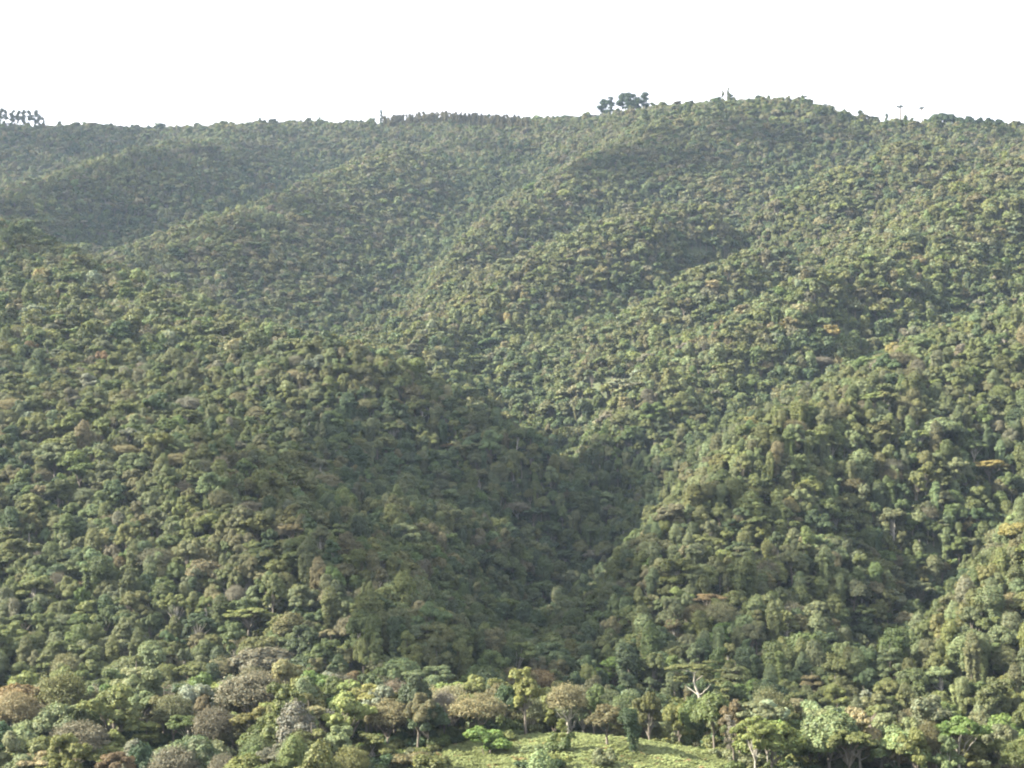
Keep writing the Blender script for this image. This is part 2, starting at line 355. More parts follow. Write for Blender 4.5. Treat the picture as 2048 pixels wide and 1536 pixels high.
def k_gum(lod, H=20.0):
    g, c = Geo(), Geo(); q, s = dens(lod)
    lean = rng.normal(0, .5, 2); top = V3(lean[0], lean[1], H * .93)
    g.tube([V3(0,0,-1.5), V3(0,.1,H*.3), V3(lean[0]*.6, lean[1]*.6, H*.65), top], [.3,.23,.15,.05], 6)
    for i in range(13):
        f = rng.uniform(.42, .98); a = i * 2.4; rr = rng.uniform(.5, 2.6) * (1.15 - f * .7)
        p = V3(lean[0] * f + rr * math.cos(a), lean[1] * f + rr * math.sin(a), H * f + .8)
        branch_to(g, V3(lean[0] * f, lean[1] * f, H * f - .8), p, .06, .025, 4, .2, 4)
        for k in range(2):
            r = rng.uniform(.7, 1.35); lobe(c, p + rng.normal(0, .4, 3), V3(r, r, r * .8), int(150 * q * r * r), s, rng.uniform(.85, 1.15), -.8, .3, .3)
    return g, c
def k_parana(lod, H=17.0):
    g, c = Geo(), Geo(); q, s = dens(lod)
    g.tube([V3(0,0,-1.5), V3(0,.05,H*.5), V3(.05,0,H*.96)], [1.45,1.3,1.1], 6)
    for i in range(15):
        a = i * 2 * math.pi / 15 + rng.normal(0, .08); rr = rng.uniform(3.6, 4.4)
        e = V3(rr * math.cos(a), rr * math.sin(a), H * .97 + rng.uniform(.2, .6)); b0 = V3(0, 0, H * .93)
        mid = (b0 + e) / 2 - V3(0, 0, .35); g.tube([b0, mid, e], [.07,.05,.03], 4)
        for pt, r in ((e, .6), ((mid + e) / 2, .5)):
            lobe(c, pt, V3(r, r, r * .5), int(160 * q) + 8, s * .8, rng.uniform(.85, 1.1), -.7)
    for i in range(8):
        a = i * .8; lobe(c, V3(1.1 * math.cos(a), 1.1 * math.sin(a), H * .965), V3(.6, .6, .28), int(110 * q) + 5, s * .8, 1.0, -.7)
    return g, c
def k_bare(lod, H=13.0, spread=.34):
    g, c = Geo(), Geo()
    def grow(p, d, L, r, k):
        n = 5; pts = [p]
        for i in range(n):
            d = d + rng.normal(0, .09, 3) + V3(0, 0, .05); d = d / np.linalg.norm(d); pts.append(pts[-1] + d * L / n)
        (g if k < 3 else c).tube(pts, np.linspace(r, r * .55, n + 1), 6 if k < 2 else 4)
        if k >= 4: return
        for j in range(3 if k else 5):
            a = rng.uniform(0, 6.28); sp = spread * rng.uniform(.7, 1.5)
            dd = d + V3(math.cos(a), math.sin(a), 0) * sp * 1.5; dd /= np.linalg.norm(dd)
            grow(pts[-1 - (j % 3 if j else 0)], dd, L * rng.uniform(.6, .85), r * .5, k + 1)
    g.tube([V3(0,0,-1.5), V3(0,.05,H*.12), V3(.05,0,H*.25)], [.34,.27,.24], 7)
    grow(V3(.05, 0, H * .25), V3(.03, 0, 1), H * .3, .22, 0)
    return g, c
def k_shrub(lod, H=4.5):
    g, c = Geo(), Geo(); q, s = dens(lod)
    for i in range(5):
        a = i * 1.3; p = V3(1.2 * math.cos(a), 1.2 * math.sin(a), H * rng.uniform(.35, .7)); branch_to(g, V3(0,0,-.5), p, .07, .03, 4)
        for k in range(3):
            r = rng.uniform(.6, 1.1); lobe(c, p + rng.normal(0, .5, 3) * V3(1,1,.6), V3(r, r, r * .8), int(200 * q * r * r), s * .85, rng.uniform(.82, 1.2))
    return g, c
def k_patchy(lod, H=16.0):
    """tall pale forked tree with a few leafy plates"""
    g, c = Geo(), Geo(); q, s = dens(lod)
    tr = [V3(0,0,-1.5), V3(.5,0,2), V3(.2,.1,4), V3(.9,0,6.5), V3(.3,0,9.5), V3(-.5,.1,12), V3(-.3,0,13.8)]
    g.tube(tr, [.38,.32,.3,.24,.2,.14,.07], 7)
    tips = [(V3(.9,0,6.5), V3(3.0,.4,8.6)), (V3(3.0,.4,8.6), V3(4.6,.2,10.2)), (V3(3.0,.4,8.6), V3(4.8,-.6,8.2)), (V3(.3,0,9.5), V3(-2.6,.5,12.2)),
            (V3(-.5,.1,12), V3(1.6,.4,14.2)), (V3(-.3,0,13.8), V3(-2.4,-.4,14.6)), (V3(.3,0,9.5), V3(2.2,.8,12.2)), (V3(.2,.1,4), V3(-2.2,.2,6.5)), (V3(-.3,0,13.8), V3(.4,.3,15.2))]
    for i, (a, b_) in enumerate(tips):
        branch_to(g, a, b_, .11, .04, 5, .35)
        if i in (2, 7): continue
        for k in range(5):
            r = rng.uniform(.6, 1.2); lobe(c, b_ + rng.normal(0, .85, 3) * V3(1, 1, .35) + V3(0, 0, .2), V3(r, r, r * .4), int(170 * q * r * r), s * .85, rng.uniform(.85, 1.15), -.3)
    return g, c

KINDS = {  # kind: (builder, near variants, far variants, nominal crown radius, nominal height)
 'dome': (k_dome, 5, 3, 4.4, 12.6), 'lobed': (k_lobed, 5, 3, 4.3, 14.0), 'umbrella': (k_umbrella, 4, 2, 5.0, 12.6),
 'vine': (k_vine, 4, 2, 3.2, 14.6), 'twiggy': (k_twiggy, 4, 2, 4.2, 12.6), 'layered': (k_layered, 3, 2, 4.2, 14.4),
 'gum': (k_gum, 4, 0, 2.8, 20.5), 'parana': (k_parana, 2, 0, 4.6, 17.2), 'bare': (k_bare, 2, 0, 4.5, 13.5), 'shrub': (k_shrub, 3, 2, 2.3, 4.3),
 'patchy': (k_patchy, 1, 0, 4.5, 15.6)}
LIB = {}; INST = []                       # LIB[kind] = near variants; INST = joined meshes for the far forest
inst_col = bpy.data.collections.new('forest_source_trees')
def build_lib():
    for kn in KINDS:
        fn, nn, nf, rad, H = KINDS[kn]; LIB[kn] = {'near': [], 'far': [], 'parts': []}
        for lod, cnt in ((0, nn), (1, nf)):
            for i in range(cnt):
                g, c = fn(lod); ga = g.arrays(); ca = c.arrays() if c.v else None
                bark = M_PALE if lod == 0 and (kn in ('bare', 'patchy') or (kn in ('umbrella', 'twiggy', 'lobed') and i % 2)) else M_BARK
                if lod == 0:
                    tm = np_mesh('trunk', ga[0], ga[1], ga[2], [bark], smooth=True)
                    cm = np_mesh('crown', ca[0], ca[1], ca[2], [M_PALE if kn == 'bare' else M_LEAF], leafvar=ca[3])
                    LIB[kn]['parts'].append((tm, cm))
                if kn in ('bare', 'patchy'): continue
                v = np.concatenate([ga[0], ca[0]]); f = np.concatenate([ga[1], ca[1] + len(ga[0])]); n = np.concatenate([ga[2], ca[2]])
                me = np_mesh('source_tree', v, f, n, [bark, M_LEAF], np.concatenate([np.zeros(len(ga[2])), np.ones(len(ca[2]))]),
                             np.concatenate([ga[3], ca[3]]))
                ob = bpy.data.objects.new('source_%03d' % len(INST), me); inst_col.objects.link(ob)
                LIB[kn]['near' if lod == 0 else 'far'].append(len(INST)); INST.append(ob)
build_lib()

# ------------------------------------------------------------------ the ground, one sheet
xs = np.concatenate([np.arange(-6000, -1300, 235), np.arange(-1300, 1300, 11.0), np.arange(1300, 6001, 235)])
ys = np.concatenate([np.arange(-2000, -40, 140), np.arange(-40, 330, 5.0), np.arange(330, 2000, 11.0), np.arange(2000, 6001, 200)])
GX, GY = np.meshgrid(xs, ys); GZ = height(GX, GY).reshape(GX.shape)
nx, ny = len(xs), len(ys); idx = np.arange(nx * ny).reshape(ny, nx)
fq = np.stack([idx[:-1, :-1], idx[:-1, 1:], idx[1:, 1:], idx[1:, :-1]], -1).reshape(-1, 4)
me = np_mesh('ground', np.stack([GX.ravel(), GY.ravel(), GZ.ravel()], 1), fq.ravel(), np.full(len(fq), 4), [M_SOIL], smooth=True)
go = bpy.data.objects.new('ground', me); COL.objects.link(go); go['kind'] = 'structure'

def ray_ground(u, v, lift, dmin=255, dmax=1900):
    """first ground point whose roof (ground + lift) is met by the line of sight through (u, v)"""
    d = np.arange(dmin, dmax, 3.0); p = unproj(np.full(len(d), u), np.full(len(d), v), d)
    z = height(p[:, 0], p[:, 1]) + lift; hit = np.nonzero(p[:, 2] < z)[0]
    i = hit[0] if len(hit) else len(d) - 1
    if not len(hit): i = int(np.argmin(p[:, 2] - z))
    return p[i, 0], p[i, 1], float(height([p[i, 0]], [p[i, 1]])[0]), d[i]

# ------------------------------------------------------------------ colours of foliage (albedo)
TINT = {'olive': (.098,.108,.034), 'green': (.070,.094,.027), 'deep green': (.040,.066,.026), 'yellow-green': (.125,.142,.042),
 'bright green': (.085,.130,.030), 'grey-green': (.102,.114,.052), 'brown-olive': (.105,.094,.042), 'grey-brown': (.120,.112,.070),
 'tan': (.170,.155,.078), 'rusty': (.155,.115,.052), 'silvery': (.170,.185,.120), 'pale green': (.130,.160,.070), 'pinkish grey': (.150,.138,.100),
 'golden': (.200,.165,.052)}
NAMES = {'dome': 'dome_crowned_tree', 'lobed': 'lobed_tree', 'umbrella': 'umbrella_tree', 'vine': 'vine_draped_tree', 'twiggy': 'twiggy_tree',
 'layered': 'layered_tree', 'gum': 'slender_tree', 'parana': 'parasol_pine', 'bare': 'leafless_tree', 'shrub': 'shrub', 'patchy': 'forked_tree'}
FORM = {'dome': 'round-crowned', 'lobed': 'lumpy-crowned', 'umbrella': 'umbrella-crowned', 'vine': 'vine-draped', 'twiggy': 'twiggy', 'layered': 'tiered', 'gum': 'slender', 'shrub': 'low'}
tree_group = 'trees of the forest that show largest'
def place_tree(kind, x, y, z, sr, sh, rot, tint, label, cat='tree', group=tree_group, variant=None, name=None):
    parts = LIB[kind]['parts']; tm, cm = parts[(variant if variant is not None else random.randrange(len(parts))) % len(parts)]
    r = bpy.data.objects.new(name or NAMES[kind], None); COL.objects.link(r)
    r.empty_display_size = 1; r.location = (x, y, z - .2); r.rotation_euler = (0, 0, rot); r.scale = (sr, sr, sh)
    r['label'] = label; r['category'] = cat
    if group: r['group'] = group
    for nm, me in (('trunk', tm), ('crown', cm)):
        o = bpy.data.objects.new(nm, me); COL.objects.link(o); o.parent = r; o['tint'] = [float(k) for k in tint]
    return r

# ------------------------------------------------------------------ trees one can single out: kind, colour, u, v of the top, width px, height px, label, short name
S = 'small '
HERO = [
 # foreground, from left to right
 ('dome','rusty',18,1352,150,150,'rusty brown round-crowned tree at the left edge above the foreground thicket','rusty tree at the left edge'),
 ('lobed','rusty',68,1372,95,130,'smaller rusty brown tree just right of the bigger rusty one at the left edge','smaller rusty tree'),
 ('lobed','green',225,1332,110,150,'grey-green lumpy tree right below the vine-draped tower of leaves','lumpy tree under the vine tower'),
 ('vine','pale green',303,1288,66,110,'pale green vine-draped tree standing like a tower with light leaf curtains','vine tower'),
 ('umbrella','yellow-green',497,1212,92,92,'light yellow flat-topped tree with a forked white trunk on the left slope','flat yellow tree'),
 ('umbrella','yellow-green',352,1188,64,110,'yellow-green tree left of the flat yellow tree on the left slope','yellow-green slope tree'),
 ('umbrella','tan',662,1256,58,66,'small cream-coloured open tree above the silvery tree','cream open tree'),
 ('dome','grey-brown',528,1296,150,105,'wide pinkish grey crown at the left of the foreground ridge','wide pinkish grey tree'),
 ('twiggy','grey-brown',500,1338,130,160,'grey-brown twiggy tree in front of the wide pinkish grey crown','grey-brown twiggy tree'),
 ('lobed','bright green',628,1338,120,150,'tall saturated bright green tree left of the middle of the foreground','saturated green tree'),
 ('dome','silvery',658,1328,52,110,'silvery pale tree behind the saturated green tree','silvery tree'),
 ('lobed','rusty',706,1338,70,130,'orange-brown tree just right of the silvery tree','orange-brown tree'),
 ('umbrella','olive',384,1320,80,110,'olive flat-topped tree with dark stem right of the vine tower','olive flat tree'),
 ('dome','brown-olive',245,1398,150,90,'wide flat dark brown crown left of the foreground middle','flat dark brown crown'),
 ('layered','yellow-green',291,1424,66,110,'yellow-topped tiered tree right below the flat dark brown crown','yellow-topped tiered tree'),
 ('lobed','yellow-green',226,1456,74,100,'yellow-green lumpy tree below the flat dark brown crown','yellow-green lumpy tree'),
 ('twiggy','grey-brown',155,1442,118,150,'large leafless-looking grey-brown twiggy crown near the lower left','grey-brown lower left crown'),
 ('dome','pale green',46,1432,105,130,'pale green dome-shaped tree near the lower left corner','pale lower left dome'),
 ('dome','yellow-green',214,1494,120,110,'yellow-green dome at the bottom edge near the left','yellow-green bottom dome'),
 ('umbrella','green',378,1430,110,110,'mid green flat-topped tree right of the yellow-topped tiered tree','mid green flat tree'),
 ('dome','grey-green',430,1472,90,100,'round grey-green dome at the bottom left of the middle','grey-green round dome'),
 ('twiggy','tan',350,1488,90,100,'tan twiggy crown between the grey-green dome and the bottom dome','tan bottom crown'),
 ('lobed','pale green',670,1448,90,130,'pale olive lumpy tree standing left of the leafless white tree','pale lumpy tree'),
 ('bare','silvery',833,1380,96,108,'leafless white tree with fanned upright branches behind the clearing','leafless white tree'),
 ('twiggy','tan',775,1396,90,120,'tan haze-like twiggy tree left of the leafless white tree','tan twiggy tree'),
 ('twiggy','pinkish grey',888,1378,56,118,'narrow pinkish twiggy tree right of the leafless white tree','narrow pinkish tree'),
 ('umbrella','pale green',862,1330,110,120,'pale green flat open crown behind the leafless white tree','pale flat crown'),
 ('twiggy','tan',955,1385,110,110,'tan open tree behind the bright round tree of the clearing','tan open tree'),
 ('twiggy','rusty',1075,1338,76,130,'reddish brown twiggy tree behind the middle of the clearing','reddish brown tree'),
 ('twiggy','tan',1030,1334,90,120,'greyish tan tree left of the reddish brown tree','greyish tan tree'),
 ('twiggy','tan',1135,1366,84,114,'brownish yellow tree on a white trunk behind the clearing','white-trunked brown tree'),
 ('dome','yellow-green',1175,1318,52,110,'fresh yellow-green tree at the top of the foreground line right of middle','fresh green top tree'),
 ('lobed','bright green',1228,1312,86,130,'fresh green tall lumpy tree right of the yellow-green top tree','tall fresh green tree'),
 ('dome','brown-olive',1215,1400,100,110,'brown-olive dome behind the right part of the clearing','brown-olive dome'),
 ('vine','deep green',1268,1422,50,96,'dark green vine-cloaked stump right behind the clearing','dark vine-cloaked stump'),
 ('shrub','bright green',976,1448,92,74,'bright green round tree standing alone on the fern clearing','bright lone tree'),
 ('shrub','yellow-green',1098,1498,66,50,'yellow-green bush below the slender young tree on the clearing','yellow-green clearing bush'),
 ('shrub','grey-green',1206,1482,50,66,'grey-green upright bush on the right part of the fern clearing','grey-green clearing bush'),
 ('shrub','pale green',1062,1484,52,36,'pale low bush between the bright lone tree and the slender tree','pale clearing bush'),
 ('shrub','olive',868,1500,80,60,'olive bush at the left foot of the fern clearing','olive clearing bush'),
 ('lobed','olive',745,1462,90,90,'olive lumpy tree in front of the leafless white tree','olive front tree'),
 ('shrub','brown-olive',815,1496,70,60,'brown-olive bush at the bottom edge left of the clearing','brown-olive bottom bush'),
 ('gum','yellow-green',1126,1456,30,56,'slender young yellow-green tree on the fern clearing','slender clearing tree'),
 ('patchy','olive',1395,1328,130,165,'tall pale forked tree with few olive leaf plates right of the clearing','pale forked tree'),
 ('gum','pinkish grey',1468,1432,34,112,'thin pole-like pale tree right of the forked tree','pole-like tree'),
 ('dome','yellow-green',1345,1380,80,110,'yellow-green dome just left of the pale forked tree','yellow-green dome by the forked tree'),
 ('lobed','olive',1545,1402,80,130,'tall olive brown lumpy tree right of the pole-like tree','tall olive lumpy tree'),
 ('umbrella','tan',1590,1394,56,110,'tan flat-topped tree with golden bloom right of the tall olive lumpy tree','tan flat tree'),
 ('layered','pale green',1676,1396,76,100,'pale green tiered tree right of the tan flat tree','pale tiered tree'),
 ('lobed','silvery',1732,1376,74,100,'silvery green broad tree at the foot of the right slope','silvery foot tree'),
 ('dome','brown-olive',1745,1440,170,120,'wide brown-olive crown in the foreground at the right','wide brown-olive crown'),
 ('dome','green',1620,1450,90,110,'mid green round tree left of the wide brown-olive crown','mid green round tree'),
 ('twiggy','olive',1860,1442,110,120,'olive open crown right of the wide brown-olive crown','olive open crown'),
 ('shrub','silvery',1922,1503,120,60,'silvery grey dome-shaped bush at the bottom right','silvery grey bush'),
 ('dome','green',2010,1470,100,120,'green round tree in the lower right corner','green corner tree'),
 # the right slope
 ('umbrella','grey-green',1834,1158,66,100,'tall parasol tree with a white trunk standing over the dark right gully','parasol tree'),
 ('dome','tan',1812,1214,52,80,'tan-green round tree left of the parasol tree foot','tan round tree'),
 ('dome','olive',1752,1196,52,90,'olive round tree left of the tan round tree','olive round tree'),
 ('layered','pale green',1778,1274,70,110,'light tiered tree in the dark right gully','light tiered gully tree'),
 ('umbrella','rusty',1412,1184,84,70,'rusty umbrella-shaped crown on the middle right slope','rusty umbrella crown'),
 ('dome','olive',1462,1172,70,80,'olive round crown touching the rusty umbrella crown','olive crown by the rusty one'),
 ('lobed','tan',1532,1292,40,60,'tan columnar tree above the tall olive lumpy tree','tan column tree'),
 ('dome','green',1610,1248,110,130,'big mid green tree in the middle of the right slope foot','big mid green tree'),
 ('lobed','bright green',1440,1240,70,90,'bright green lumpy tree below the rusty umbrella crown','bright lumpy tree'),
 ('umbrella','golden',1976,918,68,66,'golden flat-topped tree with a tan trunk near the right edge','golden flat tree'),
 ('dome','pale green',1880,840,100,70,'wide pale green dome high on the right slope','wide pale green dome'),
 ('twiggy','pinkish grey',1643,712,42,40,'pink-grey bare crown on the upper right slope','pink-grey bare crown'),
 ('twiggy','pinkish grey',1770,716,60,52,'wider pink-grey crown right of the small pink-grey bare crown','wider pink-grey crown'),
 ('twiggy','tan',1580,850,70,50,'sunlit tan crown at the nose of the right spur','sunlit tan crown'),
 ('umbrella','pale green',1530,842,30,45,'pale yellow-tipped tree left of the sunlit tan crown','pale tipped tree'),
 ('vine','pale green',1724,905,60,90,'pale green vine-draped arch on the right spur','vine-draped arch'),
 ('vine','pale green',1920,1280,60,100,'pale vine-draped column at the right lit spur','pale vine column'),
 ('vine','pale green',1995,1180,70,110,'tall pale vine-draped tree near the right edge','edge vine tree'),
 ('lobed','pale green',1880,1330,70,90,'pale green lumpy tree at the foot of the right lit spur','pale spur-foot tree'),
 # the valley
 ('umbrella','grey-brown',1183,1096,42,70,'grey-brown open tree with a tall stem in the dark valley','stemmed valley tree'),
 ('umbrella','green',1022,1248,44,62,'flat green tree with a thin white trunk at the valley foot','thin-trunked valley tree'),
 ('umbrella','green',880,1160,52,60,'flat green crown on the shaded left valley side','flat crown of the valley'),
 ('dome','green',1085,1150,80,90,'rounded green tree in the middle of the dark valley','rounded valley tree'),
 ('dome','pale green',1180,1232,70,70,'paler round tree at the valley foot right of middle','paler valley-foot tree'),
 ('twiggy','grey-brown',1035,1015,60,45,'brownish twiggy crown in the dark valley','brownish valley crown'),
 ('umbrella','rusty',900,890,40,30,'small rusty flat crown at the top of the shaded valley side','small rusty flat crown'),
 ('twiggy','pinkish grey',545,934,36,44,'pinkish bare tree on the left spur shoulder','pinkish shoulder tree'),
 # the left spur
 ('dome','green',338,832,88,70,'wide fresh green dome on the left spur','wide green dome'),
 ('dome','deep green',376,826,44,34,'small dark blue-green dome right of the wide green dome','small dark dome'),
 ('dome','yellow-green',112,870,66,60,'sunlit yellow-green round tree on the left spur crest','sunlit round tree'),
 ('twiggy','tan',250,888,54,44,'tan flat crown on the left spur crest','tan crest crown'),
 ('twiggy','tan',25,805,70,50,'golden tan crown at the left edge on the spur crest','golden tan edge crown'),
 ('twiggy','grey-brown',505,1008,76,60,'wide beige twiggy crown on the lower left spur','wide beige crown'),
 ('twiggy','tan',355,905,50,60,'tan forked crown right of the tan crest crown','tan forked crown'),
 ('twiggy','pinkish grey',82,1090,36,54,'small pinkish bare tree on the left slope','pinkish slope tree'),
 ('umbrella','rusty',165,1160,44,50,'orange-tan small tree on the left slope','orange-tan slope tree'),
 ('lobed','green',160,930,76,66,'dark green lumpy tree below the spur crest','dark lumpy spur tree'),
 ('lobed','yellow-green',175,1196,66,90,'yellow-green lumpy tree left below the orange-tan slope tree','yellow-green lumpy slope tree'),
 ('twiggy','tan',435,1185,40,70,'beige open tree between the two yellow slope trees','beige open tree'),
 ('dome','bright green',1070,362,44,34,'light green round tree high in the upper middle gully','light gully tree'),
 # skyline
 ('parana','deep green',1800,211,14,26,'flat parasol pine on the skyline, left one of the pair','left parasol pine'),
 ('parana','deep green',1843,214,11,22,'flat parasol pine on the skyline, right one of the pair','right parasol pine'),
 ('gum','grey-green',1446,180,9,24,'shorter thin tree standing left of its taller twin on the hilltop','short hilltop gum'),
 ('gum','grey-green',1456,174,10,30,'tallest thin tree standing up on the hilltop skyline','tall hilltop gum'),
 ('gum','deep green',1207,206,25,40,'dark gum tree at the left end of the skyline cluster','cluster left gum'),
 ('gum','deep green',1221,204,25,42,'second dark gum tree from the left of the skyline cluster','second cluster gum'),
 ('gum','deep green',1243,197,29,40,'tallest dark gum tree of the skyline cluster','tallest cluster gum'),
 ('gum','deep green',1258,196,27,38,'dark gum tree right of the tallest one in the skyline cluster','fourth cluster gum'),
 ('gum','deep green',1272,199,26,36,'dark gum tree second from the right of the skyline cluster','fifth cluster gum'),
 ('gum','deep green',1289,200,26,34,'dark gum tree at the right end of the skyline cluster','cluster right gum'),
 ('umbrella','deep green',1160,233,20,20,'flat skyline tree left of the gum cluster','flat skyline tree'),
 ('gum','deep green',1108,232,10,22,'thin tree alone in the skyline saddle','saddle tree'),
 ('gum','deep green',1094,238,8,16,'smaller thin tree left of the lone saddle tree','small saddle tree'),
 ('parana','deep green',1188,230,16,20,'low parasol pine just left of the skyline gum cluster','low parasol pine'),
 ('parana','deep green',1136,234,14,18,'parasol pine on the saddle between thin tree and flat tree','saddle parasol pine'),
 ('gum','deep green',763,221,9,24,'thin tree sticking out of the skyline left of the flat grove','grove thin tree'),
 ('gum','deep green',519,234,9,16,'wispy thin tree on the left half of the skyline','wispy skyline tree'),
]
for i, (u, v, wd) in enumerate(((2,218,15),(12,221,14),(24,219,17),(36,222,14),(48,220,16),(60,222,15),(70,221,16),(79,228,13),(87,235,10))):
    o_ = ('leftmost', 'second', 'third', 'fourth', 'fifth', 'sixth', 'seventh', 'eighth', 'rightmost')[i]
    HERO.append(('gum', 'grey-green', u, v, wd, 24, '%s thin gum tree of the skyline row at the far left' % (o_ + (' from left' if 0 < i < 8 else '')), 'gum row tree %s' % o_))
for i, (u, v, wd) in enumerate(((1870,224,28),(1886,220,30),(1902,222,26),(1918,229,24),(1938,227,26),(1958,230,24),(1977,229,26),(1998,233,28))):
    o_ = ('first', 'second', 'third', 'fourth', 'fifth', 'sixth', 'seventh', 'last')[i]
    HERO.append(('dome', 'deep green', u, v, wd, 24, 'dark round tree, %s from left in the skyline grove at the right' % o_, 'right grove tree %s' % o_))
PALE_TRUNK = {}
taken = []                                 # x, y, radius of the trees placed by hand
hero_refs = []                             # u, v, short name, distance
for (kind, colour, u, vt, wpx, hpx, label, short) in HERO:
    rad, H = KINDS[kind][3], KINDS[kind][4]; d = 400.0
    for _ in range(4):
        Ht = hpx * d / F * 1.0
        Ht = min(max(Ht, H * .35), H * 1.45)
        x, y, z, d = ray_ground(u, vt, Ht)
    if vt > 1300 and vt + hpx > 1470:      # standing on the near ground: placed by its foot
        x, y, z, d = ray_ground(u, min(vt + hpx, 1575), 0.0, 235)
    ztop = float(unproj(u, vt, d)[2]); sh = min(max((ztop - z) / H, .3), 1.7)
    sr = wpx * d / F / 2 / rad
    sh = max(sh, .55 * sr)
    if kind in ('gum', 'parana'): sh = min(sh, 1.5)
    lab = label
    place_tree(kind, x, y, z, sr, sh, random.uniform(0, 6.28), np.array(TINT[colour]) * random.uniform(.92, 1.08), lab)
    taken.append((x, y, rad * sr * .8)); uu, vv, _d = proj(np.array([x, y, z + H * sh * .75])); hero_refs.append((float(uu), float(vv), short, d))
taken = np.array(taken)

# ------------------------------------------------------------------ the whole forest as positions
def scatter(pitch, dmin, dmax, seed, jit=.42):
    r = np.random.default_rng(seed)
    gx = np.arange(-760, 760, pitch); gy = np.arange(dmin, dmax, pitch * .87)
    X, Y = np.meshgrid(gx, gy); X = X + (np.arange(len(gy)) % 2)[:, None] * pitch / 2
    X = X + r.uniform(-jit, jit, X.shape) * pitch; Y = Y + r.uniform(-jit, jit, Y.shape) * pitch
    X, Y = X.ravel(), Y.ravel(); k = np.abs(X) < Y * .325 * 1.22 + 25
    return X[k], Y[k]
# sight lines over the terrain, to leave out what no place near the camera can see
az = np.linspace(-.46, .46, 230); rr_ = np.arange(200, 2100, 8.0)
AZ, RR = np.meshgrid(az, rr_, indexing='ij')
EL = (height(np.sin(AZ) * RR, np.cos(AZ) * RR).reshape(AZ.shape) + 5) / RR
CM = np.maximum.accumulate(EL, axis=1)
def visible(x, y, ztop, margin):
    a = np.arctan2(x, y); r = np.hypot(x, y)
    i = np.clip(np.round((a + .46) / .92 * 229).astype(int), 0, 229); j = np.clip(((r - 200) / 8).astype(int) - 2, 0, CM.shape[1] - 1)
    return (ztop + margin) / r > CM[i, j]
def in_clearing(x, y):
    u, v, d = proj(np.stack([x, y, height(x, y)], -1))
    vc = np.interp(u, [700, 760, 900, 1010, 1150, 1300, 1400, 1480, 1520], [1640, 1580, 1500, 1484, 1476, 1488, 1506, 1540, 1600])
    return (v > vc) & (d > 225) & (d < 305), u, v
TX, TY = scatter(6.0, 205, 1960, 11)
EX, EY = scatter(6.2, 330, 1900, 21)              # steep ground carries more stems per plan area
gr = np.hypot(height(EX + 6, EY) - height(EX - 6, EY), height(EX, EY + 6) - height(EX, EY - 6)) / 12
ek = rng.random(len(EX)) < np.clip((gr - .42) * 1.8, 0, 1)
TX = np.concatenate([TX, EX[ek]]); TY = np.concatenate([TY, EY[ek]])
TZ = height(TX, TY)
clr, TU, TV = in_clearing(TX, TY)
k = visible(TX, TY, TZ + 14, 12) & ~clr
dd = ((TX[:, None] - taken[None, :, 0]) ** 2 + (TY[:, None] - taken[None, :, 1]) ** 2) < (taken[None, :, 2] + 1.6) ** 2
k &= ~dd.any(1)
# nothing may stand in the line of sight right in front of the trees named above
uu, vv, du = proj(np.stack([TX, TY, TZ + 8.5], -1))
for (hu, hv, sn, hd) in hero_refs:
    near = (hd - du > 1) & (hd - du < 16) & (np.abs(uu - hu) < 26 * 300 / max(hd, 200)) & (np.abs(vv - hv) < 34 * 300 / hd)
    k &= ~near
TX, TY, TZ, TU, TV = TX[k], TY[k], TZ[k], uu[k], vv[k]; TD = du[k]
n = len(TX)
kinds = list(KINDS)
def pick(probs, m):
    ks = list(probs); p = np.array([probs[q] for q in ks], float); return np.array(ks, object)[rng.choice(len(ks), m, p=p / p.sum())]
mix_general = {'dome': 34, 'lobed': 38, 'umbrella': 6, 'vine': 11, 'twiggy': 6, 'layered': 2}
mix_fore = {'dome': 28, 'lobed': 36, 'umbrella': 7, 'vine': 5, 'twiggy': 20, 'layered': 4}
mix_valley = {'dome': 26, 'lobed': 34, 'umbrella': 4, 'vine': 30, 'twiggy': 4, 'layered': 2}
mix_top = {'dome': 42, 'lobed': 34, 'umbrella': 8, 'vine': 1, 'twiggy': 10, 'layered': 5}
col_general = {'olive': 30, 'green': 22, 'deep green': 8, 'yellow-green': 9, 'bright green': 2, 'grey-green': 14, 'brown-olive': 7, 'grey-brown': 2, 'tan': 1.5, 'rusty': .3, 'silvery': 1.5, 'pale green': 8, 'pinkish grey': .4, 'golden': .2}
col_fore = {'olive': 26, 'green': 14, 'deep green': 2, 'yellow-green': 20, 'bright green': 7, 'grey-green': 8, 'brown-olive': 6, 'grey-brown': 3, 'tan': 4, 'rusty': 1, 'silvery': 3, 'pale green': 14, 'pinkish grey': 1}
col_valley = {'olive': 9, 'green': 32, 'deep green': 30, 'grey-green': 12, 'brown-olive': 4, 'grey-brown': 3, 'pale green': 4, 'bright green': 2, 'pinkish grey': .5}  # deeper greens also carry the ravine's shade in the tint
col_top = {'olive': 14, 'green': 14, 'deep green': 12, 'grey-green': 24, 'brown-olive': 16, 'grey-brown': 9, 'tan': 1, 'pinkish grey': .5, 'yellow-green': 1}
KD = np.empty(n, object); CL = np.empty(n, object)
fore = TD < 318
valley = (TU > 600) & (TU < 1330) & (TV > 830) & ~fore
topz = TD > 980
gen = ~(fore | valley | topz)
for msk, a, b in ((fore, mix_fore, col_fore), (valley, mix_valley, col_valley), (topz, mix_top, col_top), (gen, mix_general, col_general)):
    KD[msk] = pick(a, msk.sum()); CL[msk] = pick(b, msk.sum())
vs = (TD < 680) & (TU > 1200) & (TV > 760) & ~fore & (rng.random(n) < .2); KD[vs] = 'vine'; CL[vs] = pick({'pale green': 5, 'green': 3, 'olive': 3}, vs.sum())
